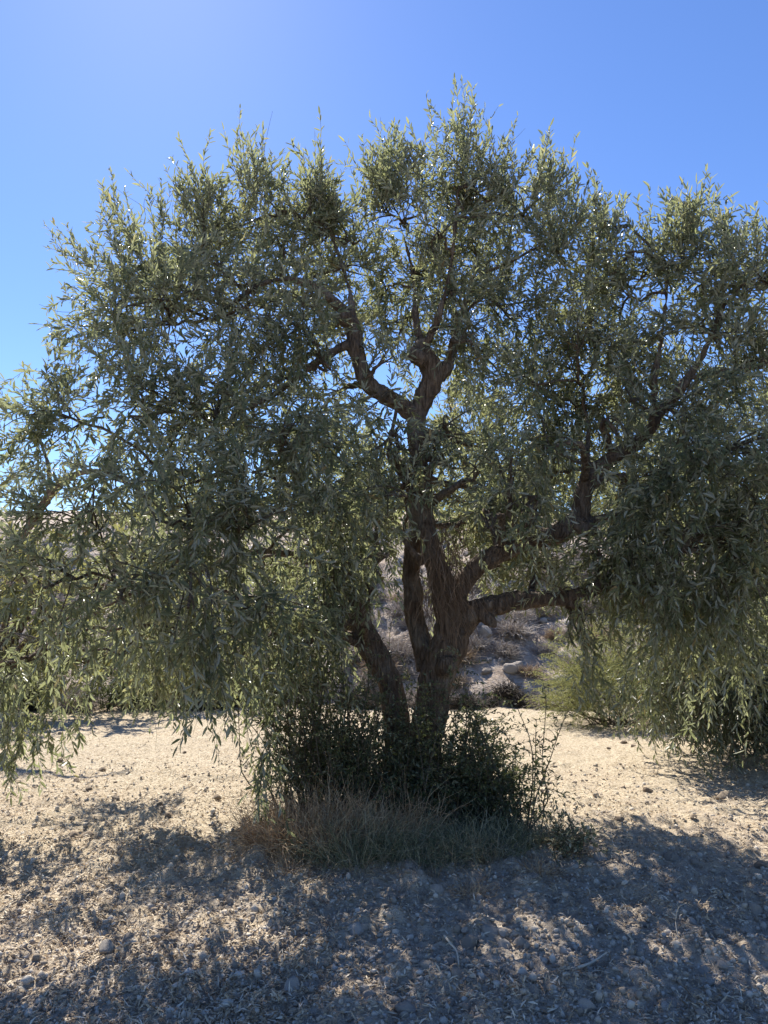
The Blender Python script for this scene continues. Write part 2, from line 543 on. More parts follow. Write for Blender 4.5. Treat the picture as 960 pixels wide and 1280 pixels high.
# ---- the big olive tree
tree = empty('olive_tree', (TX, TY, float(ground_h(TX, TY))), 'large old olive tree with a forked gnarled trunk and wide crown', 'tree')
limbs = [
    L([(524, 1035, 6.0, 42), (528, 985, 6.0, 33), (531, 930, 6.0, 24), (539, 880, 6.0, 20), (550, 835, 5.98, 22), (563, 795, 5.95, 22), (560, 755, 5.95, 18), (547, 715, 5.95, 14), (536, 675, 6.0, 12), (531, 630, 6.05, 11), (527, 590, 6.1, 11), (521, 550, 6.1, 12), (521, 515, 6.1, 13)]),
    L([(537, 835, 6.1, 17), (524, 795, 6.15, 13), (516, 750, 6.2, 12), (515, 700, 6.2, 11), (520, 650, 6.15, 10), (514, 610, 6.1, 9), (500, 585, 6.05, 7), (485, 565, 6.0, 5)]),
    L([(519, 525, 6.1, 13), (530, 500, 6.1, 13), (540, 478, 6.1, 13), (538, 458, 6.1, 14), (528, 442, 6.1, 13), (526, 425, 6.1, 8)]),
    L([(540, 475, 6.1, 11), (556, 462, 6.15, 9), (566, 440, 6.2, 6), (575, 400, 6.3, 4), (590, 350, 6.4, 3)]),
    L([(527, 440, 6.1, 9), (520, 400, 6.2, 4), (516, 340, 6.4, 3), (500, 280, 6.5, 2)]),
    L([(528, 440, 6.1, 8), (550, 390, 6.0, 4), (565, 320, 6.1, 3), (572, 240, 6.2, 2)]),
    L([(520, 520, 6.1, 13), (500, 505, 6.05, 11), (478, 492, 6.0, 11), (460, 480, 5.98, 11), (450, 455, 5.97, 9), (443, 430, 6.0, 12), (440, 405, 6.0, 10), (425, 385, 6.0, 7), (400, 362, 5.95, 5), (370, 350, 5.9, 5), (335, 352, 5.85, 4), (300, 372, 5.8, 3.5), (265, 400, 5.7, 2.5)]),
    L([(444, 425, 6.0, 8), (420, 438, 5.9, 6), (402, 448, 5.8, 5), (375, 470, 5.6, 4), (330, 500, 5.4, 3), (270, 530, 5.3, 2)]),
    L([(440, 400, 6.0, 7), (436, 360, 6.1, 4), (420, 310, 6.3, 3), (400, 260, 6.4, 2)]),
    # right limbs
    L([(560, 790, 5.95, 21), (590, 768, 5.9, 17), (622, 756, 5.85, 13), (660, 750, 5.8, 11), (700, 748, 5.7, 9), (745, 735, 5.6, 7), (800, 700, 5.5, 6), (850, 690, 5.3, 4)]),
    L([(560, 760, 5.95, 16), (585, 722, 5.95, 12), (615, 695, 5.95, 12), (655, 680, 5.9, 10), (695, 668, 5.9, 12), (722, 650, 5.9, 14), (727, 622, 5.9, 12), (738, 595, 5.9, 11), (765, 572, 5.85, 10), (798, 552, 5.8, 9), (825, 520, 5.75, 7), (850, 488, 5.7, 6), (880, 440, 5.7, 4.5), (905, 380, 5.7, 3)]),
    L([(722, 655, 5.9, 10), (745, 650, 5.85, 6), (780, 640, 5.7, 4), (830, 630, 5.5, 3)]),
    L([(738, 600, 5.9, 8), (733, 575, 5.95, 4), (735, 540, 6.1, 3), (728, 480, 6.3, 2.5)]),
    L([(820, 528, 5.75, 6), (818, 480, 5.8, 4), (830, 400, 5.9, 3), (835, 330, 5.9, 2)]),
    # left dark stem
    L([(502, 1020, 6.1, 24), (498, 940, 6.12, 18), (494, 885, 6.15, 16), (482, 842, 6.15, 16), (463, 808, 6.12, 16), (449, 775, 6.1, 13), (440, 735, 6.05, 9), (428, 690, 6.0, 6), (400, 640, 5.8, 5), (350, 600, 5.6, 4), (290, 590, 5.4, 3.5), (220, 610, 5.2, 3)]),
    L([(455, 780, 6.1, 8), (462, 745, 6.2, 4), (470, 700, 6.3, 3.5), (470, 650, 6.5, 3)]),
    L([(440, 735, 6.05, 6), (390, 700, 5.9, 4), (320, 690, 5.6, 3.5), (240, 720, 5.4, 3), (160, 745, 5.4, 2.5), (90, 785, 5.7, 2), (40, 820, 5.8, 1.5)]),
    # knots and broken stubs
    L([(548, 838, 5.9, 8), (560, 832, 5.78, 12), (566, 826, 5.74, 4)]), L([(437, 408, 5.96, 8), (430, 398, 5.88, 10), (424, 390, 5.86, 4)]), L([(530, 452, 6.0, 9), (520, 446, 5.96, 10), (512, 436, 5.95, 4)]),
    L([(720, 655, 5.85, 9), (735, 662, 5.8, 11), (748, 668, 5.78, 5)]), L([(528, 705, 5.95, 7), (514, 690, 5.88, 6), (504, 672, 5.85, 3)]), L([(600, 768, 5.85, 8), (612, 776, 5.8, 8), (620, 784, 5.78, 3)]),
]
sk = make_trunk(tree, limbs, M_BARK, .012, .045)

lobes_main = lob([
    # top of the crown
    (185, 335, 6.1, .52, .55), (240, 305, 6.0, .48, .7), (318, 275, 6.1, .38, .8), (370, 275, 6.2, .34, .7), (430, 265, 6.3, .34, .7), (520, 240, 6.3, .34, .8), (615, 250, 6.2, .36, .8), (765, 300, 6.2, .32, .7), (800, 350, 6.1, .34, .5), (145, 405, 5.9, .46, .35), (215, 400, 5.6, .62, .4),
    (310, 400, 5.6, .50, .4), (395, 300, 6.4, .46, .7), (480, 265, 6.3, .46, .8), (570, 235, 6.3, .52, .9), (655, 270, 6.2, .50, .8),
    (705, 330, 6.1, .46, .6), (600, 340, 6.6, .52, .5), (520, 345, 6.6, .50, .5), (640, 400, 6.4, .50, .3), (740, 400, 6.0, .42, .3),
    (380, 385, 6.4, .40, .3), (770, 340, 6.1, .36, .5), (470, 390, 6.9, .40, .2), (680, 450, 6.6, .44, 0), (565, 420, 6.7, .38, .2), (270, 330, 6.4, .45, .6), (440, 340, 6.7, .42, .5),
    # left middle
    (75, 520, 5.4, .48, .2), (160, 520, 5.2, .62, .1), (265, 520, 5.2, .60, .1), (355, 545, 4.9, .46, -.1), (425, 560, 5.3, .32, -.1), (470, 560, 5.5, .26, -.1), (480, 620, 5.2, .22, -.3), (450, 500, 5.6, .22, .1), (400, 450, 5.6, .3, .2), (480, 450, 5.7, .2, .2), (360, 400, 5.6, .34, .3), (590, 430, 5.8, .24, .2), (560, 530, 5.7, .2, -.1), (440, 680, 5.6, .26, -.5), (410, 720, 5.6, .28, -.6), (455, 740, 5.8, .16, -.7), (600, 590, 5.4, .2, -.3), (640, 570, 5.5, .24, -.2), (680, 560, 5.4, .24, -.2), (660, 640, 5.2, .18, -.4), (610, 660, 5.2, .14, -.4), (790, 500, 5.5, .26, 0), (770, 540, 5.4, .18, -.1), (850, 520, 5.3, .34, 0), (660, 480, 5.8, .3, .1), (720, 430, 5.8, .32, .2),
    (90, 640, 4.7, .44, -.05), (195, 650, 4.6, .55, -.15), (310, 660, 4.6, .50, -.2), (395, 640, 5.15, .38, -.2), (450, 610, 6.4, .36, -.1),
    (340, 480, 5.8, .44, .1), (410, 500, 6.2, .36, 0),
    # left low, hanging
    (40, 820, 5.8, .22, -.8), (85, 835, 5.9, .16, -.9), (5, 830, 5.7, .22, -.8), (455, 700, 5.5, .18, -.5), (430, 775, 5.6, .14, -.6), (380, 800, 5.5, .2, -.6),
    (60, 735, 4.3, .30, -.3), (150, 755, 4.25, .34, -.4), (235, 760, 4.3, .36, -.4), (320, 770, 4.6, .40, -.5), (110, 720, 5.6, .25, -.4), (235, 740, 5.9, .3, -.5), (390, 750, 5.3, .34, -.6), (195, 775, 7.6, .36, -.6), (160, 740, 7.9, .3, -.4),
    (300, 820, 5.2, .22, -.9), (350, 815, 5.3, .2, -.8), (195, 815, 6.3, .32, -1.0), (270, 790, 6.6, .4, -.8), (430, 690, 6.4, .34, -.4), (240, 700, 6.8, .55, -.4), (330, 720, 6.9, .5, -.5), (400, 790, 6.6, .30, -.5),
    # behind and right of the stem
    (600, 560, 6.9, .46, -.2), (655, 530, 6.8, .50, -.2), (710, 500, 6.4, .44, -.1), (610, 640, 6.7, .40, -.4), (680, 600, 6.7, .44, -.3),
    (480, 640, 6.7, .30, -.3), (570, 585, 5.8, .14, -.3), (500, 560, 5.7, .18, -.2), (495, 600, 5.8, .16, -.2), (540, 560, 5.75, .12, -.2), (640, 625, 6.6, .28, -.4), (585, 655, 6.6, .2, -.4), (475, 700, 6.5, .22, -.3), (630, 712, 7.0, .28, -.4), (685, 712, 6.9, .28, -.4), (600, 612, 7.2, .36, -.2), (655, 618, 7.2, .36, -.2), (720, 560, 7.0, .36, -.2), (590, 690, 7.2, .24, -.3), (620, 640, 7.4, .32, -.3), (670, 735, 6.8, .2, -.6), (655, 700, 7.3, .26, -.3), (470, 680, 6.9, .24, -.3), (645, 670, 7.3, .3, -.3), (425, 640, 6.9, .34, -.2), (470, 600, 7.1, .3, -.2),
    (430, 420, 6.9, .34, .2), (490, 440, 7.0, .34, .1), (400, 360, 6.6, .32, .3), (450, 300, 6.6, .36, .5), (565, 370, 6.0, .34, .3), (540, 300, 5.9, .34, .6), (620, 460, 6.9, .36, 0), (345, 330, 6.3, .4, .5), (775, 400, 6.5, .36, .2), (585, 470, 7.2, .3, 0),
    # right
    (845, 310, 5.9, .38, .8), (905, 330, 5.8, .46, .8), (965, 360, 5.7, .50, .7), (870, 410, 5.7, .50, .4), (950, 460, 5.5, .56, .2), (800, 430, 6.2, .42, .2),
    (815, 490, 6.4, .44, -.1), (910, 560, 5.3, .56, -.1), (840, 600, 5.4, .46, -.2), (960, 630, 5.2, .56, -.2), (780, 620, 6.2, .40, -.3), (800, 690, 5.5, .42, -.5),
    (880, 690, 5.2, .52, -.5), (950, 740, 5.2, .50, -.6), (740, 700, 5.6, .30, -.6), (700, 735, 5.55, .22, -.6), (860, 770, 5.7, .42, -.8), (770, 740, 5.8, .34, -.7), (930, 800, 5.8, .42, -.8),
    (725, 790, 5.7, .16, -1.1), (1010, 550, 5.4, .5, 0), (1010, 700, 5.4, .5, -.3), (-30, 640, 5.5, .4, -.2),
])
UP = (0, 0, 1)
extra_main = [
    (at(575, 190, 6.3), (0.02, 0, 1), .62, 0, 27), (at(322, 235, 6.1), (-.02, 0, 1), .55, 0, 26), (at(345, 215, 6.1), (.25, 0, 1), .35, 0, 10), (at(488, 235, 6.3), (0, 0, 1), .55, 0, 20), (at(688, 245, 6.2), (.1, 0, 1), .45, 0, 15),
    (at(620, 225, 6.2), (0, 0, 1), .45, 0, 13), (at(718, 270, 6.1), (.2, 0, 1), .38, 0, 10), (at(825, 290, 5.9), (-.05, 0, 1), .50, 0, 15), (at(860, 290, 5.9), (.1, 0, 1), .50, 0, 15),
    (at(915, 300, 5.8), (0, 0, 1), .42, 0, 15), (at(945, 305, 5.8), (.1, 0, 1), .35, 0, 11), (at(150, 290, 6.1), (-.25, 0, 1), .42, 0, 17), (at(210, 265, 6.0), (-.1, 0, 1), .42, 0, 15), (at(240, 260, 6.0), (.05, 0, 1), .4, 0, 13),
    (at(105, 330, 6.1), (-.7, 0, .7), .42, 0, 15), (at(90, 400, 5.9), (-.8, 0, .5), .35, .1, 9), (at(45, 500, 5.7), (-.15, 0, 1), .45, 0, 8), (at(25, 520, 5.7), (-.5, 0, .7), .5, 0, 11), (at(430, 250, 6.4), (0, 0, 1), .35, 0, 10), (at(380, 255, 6.4), (-.1, 0, 1), .35, 0, 10),
    (at(750, 290, 6.1), (.15, 0, 1), .42, 0, 10), (at(785, 310, 6.1), (.2, 0, 1), .35, 0, 8),
    # hanging sprays over the field
    (at(38, 872, 5.8), (.02, 0, -1), .55, .1, 14), (at(95, 870, 5.9), (0, 0, -1), .38, .1, 9), (at(8, 880, 5.7), (-.05, 0, -1), .5, .1, 12), (at(60, 840, 5.8), (.1, 0, -1), .4, .1, 10),
    (at(335, 895, 5.0), (.02, 0, -1), .62, 0, 15), (at(270, 880, 5.2), (-.1, 0, -1), .34, .1, 6), (at(215, 865, 5.3), (-.35, 0, -1), .36, .1, 5), (at(160, 820, 5.4), (0, 0, -1), .4, .1, 9),
    (at(240, 850, 5.3), (.1, 0, -1), .35, .1, 6), (at(300, 860, 5.2), (0, 0, -1), .4, .1, 7), (at(700, 775, 5.6), (0, 0, -1), .34, .1, 5), (at(735, 780, 5.6), (.2, 0, -1), .42, .1, 9), (at(660, 765, 5.7), (0, 0, -1), .22, .1, 3), (at(790, 830, 5.7), (-.1, 0, -1), .4, .1, 8),
]


WIN = [  # limbs the photograph shows free of leaves: (x0, x1, y0, y1, share cleared, depth)
    (514, 568, 432, 522, .82, 6.3), (455, 515, 476, 515, .5, 6.2), (428, 465, 395, 465, .25, 6.1), (330, 425, 340, 368, .35, 6.0), (510, 542, 595, 690, .45, 6.2),
    (508, 600, 700, 1000, .92, 6.3), (576, 708, 760, 905, .97, 9.5), (590, 690, 740, 770, .6, 6.0), (708, 750, 590, 660, .8, 6.1), (745, 825, 535, 592, .4, 6.0), (600, 710, 668, 700, .3, 6.0),
    (435, 512, 760, 900, .75, 6.3), (475, 520, 715, 800, .8, 9), (118, 190, 885, 1100, 1, 9), (0, 118, 985, 1100, 1, 9), (190, 300, 925, 1100, 1, 9),
    (788, 822, 180, 280, .8, 9), (0, 60, 300, 470, .9, 9), (345, 425, 130, 225, .5, 9), (420, 455, 150, 250, .7, 9), (735, 815, 150, 245, .7, 9),
]
r_clear = np.random.default_rng(77)


def clear_main(P):
    keep = np.ones(len(P), bool)
    for q in (2, 5):
        px, py = project(P[:, q])
        for x0, x1, y0, y1, sh, dep in WIN:
            m = (px > x0) & (px < x1) & (py > y0) & (py < y1) & (P[:, q, 1] < dep)
            keep &= ~(m & (r_clear.random(len(P)) < sh))
    return keep


n_main = make_crown(tree, lobes_main, sk, (M_OLIVE, M_TWIG, M_BARK), np.random.default_rng(21), shoots=258, nl=22, clear=clear_main, extra=extra_main)

# dead twigs hanging down the front of the fork
rq = np.random.default_rng(8)
n = 170
rt = np.array([at(px, py, 5.78) for px, py in zip(rq.normal(552, 12, n), rq.uniform(655, 720, n))])
d = nrm(np.stack([rq.normal(.08, .25, n), -.15 - rq.random(n) * .2, -.8 - .3 * rq.random(n)], 1))
P = grow_shoots(rt, d, rq.uniform(.25, .6, n), np.full(n, .15), 7, rq, .07)
o = mesh_obj('dead_twigs', *tubes(P, np.full(P.shape[:2], .0022), 3), M_DEADTWIG, tree)
tag(o, label='dead brown twigs hanging over the fork', kind='stuff')

# ---- olive tree on the right, standing behind
TR = at(985, 930, 9.0)
rt_ = empty('olive_tree', (TR[0], 9.0, float(ground_h(TR[0], 9.0))), 'dense dark olive tree hanging its leaves to the ground at the right edge', 'tree')
gz = float(ground_h(TR[0], 9.0))
limbs_r = [
    [[TR[0], 9, gz - .1, .28], [TR[0] - .05, 9, gz + .6, .2], [TR[0] - .2, 9, gz + 1.3, .17], [TR[0] - .7, 8.8, gz + 2.2, .11], [TR[0] - 1.1, 8.6, gz + 3.2, .06], [TR[0] - 1.2, 8.5, gz + 4, .03]],
    [[TR[0] - .1, 9, gz + .9, .15], [TR[0] + .5, 9.2, gz + 1.8, .1], [TR[0] + .9, 9.3, gz + 2.9, .06], [TR[0] + 1.0, 9.3, gz + 3.8, .03]],
    [[TR[0] - .1, 9, gz + 1.1, .12], [TR[0] - .6, 9.4, gz + 1.6, .08], [TR[0] - 1.3, 9.5, gz + 1.9, .04]],
]
skr = make_trunk(rt_, limbs_r, M_BARK, .025, .04)
lobes_r = lob([
    (880, 560, 8.8, .8, .1), (960, 500, 9, .9, .3), (1040, 560, 9, .9, .2), (830, 660, 8.7, .7, -.2), (920, 660, 8.2, .8, -.2), (1010, 680, 8.4, .9, -.2),
    (860, 760, 8.4, .7, -.5), (940, 770, 8.0, .75, -.5), (1030, 800, 8.2, .8, -.5), (880, 850, 8.1, .55, -.9), (940, 860, 7.9, .55, -.9), (1000, 870, 8.0, .6, -.9), (830, 830, 8.5, .45, -.9),
    (872, 905, 8.0, .42, -.6), (815, 880, 7.9, .34, -.6), (850, 900, 7.8, .34, -.5), (800, 830, 7.8, .40, -.6), (830, 760, 7.7, .5, -.4), (900, 800, 7.6, .5, -.6), (960, 880, 7.6, .4, -.6), (925, 915, 7.9, .38, -.6), (985, 920, 7.9, .4, -.6), (890, 940, 8.1, .26, -.2), (940, 945, 8.1, .28, -.2), (985, 950, 8.0, .3, -.2), (905, 915, 8.7, .5, -.4), (965, 910, 8.7, .55, -.4), (820, 860, 8.8, .5, -.5), (870, 895, 9, .5, -.4), (930, 925, 9.2, .5, -.3), (985, 930, 9.2, .6, -.3), (850, 820, 9.2, .6, -.4), (905, 840, 9.4, .7, -.8), (980, 840, 9.8, .8, -.8),
    (1100, 700, 9, .9, 0), (1090, 860, 8.4, .7, -.6), (790, 620, 9.2, .55, 0),
])
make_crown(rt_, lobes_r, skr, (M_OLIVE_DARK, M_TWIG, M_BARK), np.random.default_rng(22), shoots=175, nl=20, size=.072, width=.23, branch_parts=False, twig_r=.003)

# ---- olive tree at the left edge
TL = at(-130, 940, 11.3)
gz = float(ground_h(TL[0], 11.3))
lt = empty('olive_tree', (TL[0], 11.3, gz), 'olive tree leaning in from the left edge with sunlit sprays hanging over the field', 'tree')
limbs_l = [
    [[TL[0], 11.3, gz - .1, .2], [TL[0] + .1, 11.3, gz + .7, .14], [*at(-60, 770, 11.3), .09], [*at(20, 680, 11.3), .06], [*at(62, 620, 11.2), .065], [*at(90, 595, 11.1), .055], [*at(130, 590, 11.0), .035], [*at(170, 610, 10.9), .02]],
    [[*at(60, 630, 11.2), .045], [*at(60, 580, 11.3), .035], [*at(40, 530, 11.4), .02]],
    [[*at(-70, 780, 11.3), .1], [*at(-120, 650, 11.4), .08], [*at(-160, 500, 11.5), .04]],
]
skl = make_trunk(lt, limbs_l, M_BARK, .02, .035)
lobes_l = lob([
    (10, 600, 11.3, .5, .1), (5, 690, 11.1, .4, -.3), (-80, 620, 11.4, .7, .2), (-90, 760, 11.1, .55, -.4), (10, 800, 10.7, .36, -.8), (60, 800, 10.8, .3, -.8), (30, 870, 10.6, .32, -1),
    (-40, 860, 10.7, .4, -1), (80, 600, 11.3, .3, .1),
])
clear_l = lambda P: ~((project(P[:, 5])[1] > 965) | (project(P[:, 5])[0] > 110) & (project(P[:, 5])[1] > 860))
make_crown(lt, lobes_l, skl, (M_OLIVE_BACK, M_TWIG, M_BARK), np.random.default_rng(23), shoots=150, nl=20, size=.068, branch_parts=False, clear=clear_l,
           extra=None)


# ---- trees beyond the field
def back_tree(name, label, px, Y, lobes, mats, seed, trunk_r=.16, **kw):
    b = at(px, 860, Y)
    z = max(float(hill_z(np.float64(b[0]), np.float64(Y))), float(ground_h(b[0], Y)))
    root = empty(name, (b[0], Y, z), label, 'tree', None)
    lobes = lob(lobes)
    top = max(lobes, key=lambda q: q[0][2])[0]
    limbs = [[[b[0], Y, z - .2, trunk_r * 1.3], [b[0] + .1, Y, z + .6, trunk_r], [(b[0] + top[0]) / 2 + .1, Y, (z + top[2]) / 2 + .2, trunk_r * .7], [*top, .03]]]
    for c, r, l in lobes:
        if r > .5:
            limbs.append([[b[0] + .05, Y, z + .7, trunk_r * .7], [(b[0] + c[0]) / 2, (Y + c[1]) / 2, max(z + .8, (z + .4 + c[2]) / 2), trunk_r * .45], [*c, .03]])
    s = make_trunk(root, limbs, M_BARK, .04, .04, n=24, sides=8)
    make_crown(root, lobes, s, mats, np.random.default_rng(seed), branch_parts=False, twig_r=.004, **kw)
    return root


bk = dict(shoots=32, nl=18, size=.17, width=.24, clump=12, shoot_len=(.4, .9))
BM = (M_OLIVE_BACK, M_TWIG, M_BARK)
back_tree('olive_tree', 'pale sunlit olive tree showing behind the bare fork of the big trunk', 600, 27.0,
          [(590, 555, 27.0, 2.04, .2), (650, 600, 26.6, 2.04, .1), (540, 610, 27.0, 1.92, 0), (600, 650, 26.6, 1.44, -.1), (690, 650, 26.6, 1.32, -.2), (610, 515, 27.4, 1.32, .4), (560, 500, 27.4, 0.96, .4)], BM, 31, **bk)
back_tree('olive_tree', 'low yellowish olive tree at the foot of the bank under the left sprays', -20, 13.3,
          [(60, 770, 12.4, .75, -.1), (120, 790, 12.3, .65, -.2), (20, 740, 12.6, .8, 0), (-40, 760, 12.6, .8, 0), (150, 820, 12.4, .45, -.4), (200, 800, 13, .55, -.2), (250, 820, 13.2, .5, -.2), (60, 700, 13.4, .8, .1), (150, 720, 13.6, .8, .1), (290, 800, 13.4, .5, 0), (20, 820, 12.2, .5, -.3)], BM, 32, **bk)
back_tree('olive_tree', 'olive tree on the bank hidden behind the left half of the big crown', 290, 27.6,
          [(280, 620, 27.6, 2.16, .1), (360, 640, 27.0, 2.04, 0), (210, 635, 27.6, 2.04, .1), (290, 550, 28.2, 1.92, .3), (390, 590, 27.6, 1.68, .2), (150, 650, 27.0, 1.68, 0)], BM, 33, **bk)
back_tree('olive_tree', 'olive tree on the bank between the left stem and the fork', 450, 25.8,
          [(450, 625, 25.8, 1.68, .1), (500, 650, 25.2, 1.32, 0), (430, 560, 26.4, 1.56, .3), (480, 590, 25.8, 1.56, .2)], BM, 34, **bk)
back_tree('olive_tree', 'bushy olive tree on the bank behind the right limb', 790, 25.2,
          [(780, 620, 25.2, 2.04, .1), (850, 590, 25.2, 2.04, .2), (740, 650, 24.6, 1.56, 0), (830, 660, 24.6, 1.80, -.1), (920, 630, 25.2, 2.04, .1), (790, 540, 25.8, 1.56, .3), (740, 590, 25.2, 1.44, .2)], BM, 35, **bk)

# pale feathery broom at the foot of the bank
bp_ = at(765, 880, 11.6); zb = float(ground_h(bp_[0], 11.6))
broom = empty('broom_bush', (bp_[0], 11.6, zb), 'pale yellow-green feathery bush beside the dark right tree', 'bush')
r9 = np.random.default_rng(9)
n = 1500
dd = nrm(np.stack([r9.normal(0, .8, n), r9.normal(0, .7, n), np.abs(r9.normal(.45, .5, n)) - .08], 1))
rt2 = np.array([bp_[0], 11.6, zb + .1]) + dd * r9.uniform(.25, 1.0, (n, 1)) * np.array([1.0, .8, 1.35]) + np.array([0, 0, .1])
P = grow_shoots(rt2, nrm(dd + r9.normal(0, .3, (n, 3)) + np.array([0, 0, .35])), r9.uniform(.3, .6, n), r9.uniform(.1, .6, n), 7, r9)
a = Acc(); a.add(*shoot_leaves(P, 34, .038, .22, r9, spread=.6)); a.obj('crown', M_BROOM, broom)
stems = np.repeat(np.array([[bp_[0], 11.6, zb - .05]]), 60, 0) + r9.normal(0, .1, (60, 3)) * np.array([1, 1, 0])
P2 = grow_shoots(stems, dd[:60], r9.uniform(.8, 1.3, 60), np.full(60, .1), 7, r9)
mesh_obj('stems', *tubes(P2, np.broadcast_to(np.linspace(.012, .004, 7), P2.shape[:2]), 5), M_TWIG, broom)['kind'] = 'stuff'


# ------------------------------------------------------------------ growth at the foot of the tree
def sucker_bush(name, label, cat, spots, seed, n_st, h, spread, leafm, size=.030, nl=30, width=.42, lean=None):
    r = np.random.default_rng(seed)
    cx = np.mean([s[0] for s in spots]); cy = np.mean([s[1] for s in spots])
    z0 = float(ground_h(cx, cy))
    root = empty(name, (cx, cy, z0), label, cat)
    k = r.integers(0, len(spots), n_st)
    b = np.array(spots)[k] + r.normal(0, .07, (n_st, 2))
    b3 = np.column_stack([b, ground_h(b[:, 0], b[:, 1]) - .03])
    d = np.stack([r.normal(0, spread, n_st), r.normal(0, spread, n_st), np.ones(n_st)], 1)
    if lean is not None: d += np.array(lean)
    P = grow_shoots(b3, nrm(d), (.3 + .85 * r.random(n_st) ** 1.6) * h, r.uniform(0, .25, n_st), 9, r, .05)
    tw = Acc(); tw.add(*tubes(P, np.broadcast_to(np.linspace(.006, .002, 9), P.shape[:2]), 5))
    # side shoots
    m = n_st * 7
    kk = r.integers(0, n_st, m); ii = r.integers(2, 9, m)
    p = P[kk, ii]
    ds = nrm(np.stack([r.normal(0, .8, m), r.normal(0, .8, m), r.normal(.45, .35, m)], 1))
    Q = grow_shoots(p, ds, r.uniform(.12, .34, m), r.uniform(0, .4, m), 7, r)
    tw.add(*tubes(Q, np.broadcast_to(np.linspace(.002, .001, 7), Q.shape[:2]), 3))
    tw.obj('stems', M_TWIG, root)['kind'] = 'stuff'
    lv = Acc(); lv.add(*shoot_leaves(Q, nl // 2, size, width, r, spread=.9)); lv.add(*shoot_leaves(P, nl, size, width, r, .25, .9))
    lv.obj('foliage', leafm, root)
    return root


def gp(px, Y): return (at(px, 900, Y)[0], Y)
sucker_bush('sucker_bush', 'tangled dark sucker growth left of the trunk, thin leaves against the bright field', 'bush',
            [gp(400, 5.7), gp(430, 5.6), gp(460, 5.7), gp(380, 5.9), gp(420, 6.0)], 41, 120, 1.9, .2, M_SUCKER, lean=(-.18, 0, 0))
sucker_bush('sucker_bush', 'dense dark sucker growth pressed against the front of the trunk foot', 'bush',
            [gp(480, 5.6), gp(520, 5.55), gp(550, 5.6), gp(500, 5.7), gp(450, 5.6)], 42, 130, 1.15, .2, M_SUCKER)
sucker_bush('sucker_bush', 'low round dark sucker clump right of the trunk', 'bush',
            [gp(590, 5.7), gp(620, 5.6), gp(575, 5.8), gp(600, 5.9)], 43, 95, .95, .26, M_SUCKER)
sucker_bush('sapling', 'thin upright sapling with bare stems and small leaves right of the sucker clump', 'sapling',
            [gp(642, 5.45), gp(652, 5.45), gp(660, 5.5)], 44, 9, 1.05, .16, M_SUCKER, size=.034, nl=16, lean=(.08, 0, 0))
sucker_bush('weed', 'small green weed at the right end of the grass skirt', 'weed', [gp(716, 5.05), gp(705, 5.05)], 45, 14, .34, .4, M_GREENGRASS, size=.028, nl=18)


for k_, (px, lab) in enumerate([(45, 'green bush before the dark recess at the foot of the bank, far left'), (165, 'green bush at the foot of the bank right of the reddish stakes'),
                                 (235, 'greyish green bush at the foot of the bank under the long hanging sprays'), (310, 'green bush at the foot of the bank left of the sucker growth')]):
    bx = (px - 480) / F * 13.4
    sucker_bush('bush', lab, 'bush', [(bx, 13.4), (bx + .3, 13.5), (bx - .3, 13.3), (bx + .1, 13.7)], 460 + k_, 60, 1.25 - .15 * (k_ % 2), .4, [M_OLIVE_DARK, M_SUCKER, M_OLIVE_BACK, M_OLIVE_DARK][k_], size=.06, nl=22, width=.35)


def tussock(name, label, cx, cy, rad, n, h, mat, seed, out=.5, rw=.0022, group=None):
    r = np.random.default_rng(seed)
    ang = r.uniform(0, 2 * PI, n); q = rad * np.sqrt(r.random(n))
    x = cx + np.cos(ang) * q * 1.0; y = cy + np.sin(ang) * q * .75
    b = np.column_stack([x, y, ground_h(x, y) - .02])
    d = nrm(np.stack([np.cos(ang) * q / rad * out + r.normal(0, .35, n), np.sin(ang) * q / rad * out + r.normal(0, .35, n), np.ones(n)], 1))
    P = grow_shoots(b, d, r.uniform(.35, 1, n) * h, r.uniform(.1, .9, n), 7, r, .07)
    R = np.linspace(rw, rw * .3, 7)
    v, f = tubes(P, np.broadcast_to(R, P.shape[:2]), 3)
    root = mesh_obj(name, v - np.array([cx, cy, 0]), f, mat)
    root.location = (cx, cy, 0)
    return tag(root, label, 'grass', group)


x, y = gp(385, 5.15); tussock('grass_tussock', 'brown fuzzy dead grass tussock at the left end of the skirt', x, y, .34, 2600, .58, M_DRYGRASS, 51, .45)
x, y = gp(445, 4.95); tussock('grass_tussock', 'fading green-grey grass tussock drooping at the front left of the trunk', x, y, .30, 1000, .48, M_GREENGRASS, 52, .7)
x, y = gp(520, 5.0); tussock('grass_tussock', 'matted grey-green grass in front of the trunk foot', x, y, .36, 1000, .36, M_GREENGRASS, 53, .7)
x, y = gp(600, 5.15); tussock('grass_tussock', 'low grass patch below the round sucker clump', x, y, .34, 1100, .36, M_GREENGRASS, 54, .7)
x, y = gp(665, 5.25); tussock('grass_tussock', 'thin dark grass at the foot of the sapling', x, y, .24, 500, .28, M_GREENGRASS, 55, .8)
x, y = gp(470, 5.3); tussock('grass_tussock', 'tall dry grass standing among the suckers before the trunk', x, y, .36, 1100, .55, M_DRYGRASS, 56, .3)
r5 = np.random.default_rng(57)
for i in range(26):                      # stray tufts thinning out round the skirt
    px = r5.uniform(290, 740); Y = 4.75 + r5.normal(0, .22) + .25 * abs(px - 500) / 200
    x, y = gp(px, Y)
    tussock('grass_tuft', 'small stray dry tuft thinning out round the grass skirt', x, y, r5.uniform(.04, .12), int(r5.uniform(25, 110)), r5.uniform(.12, .3), M_DRYGRASS, 500 + i, 1.0, .0017, 'stray tufts round the skirt')

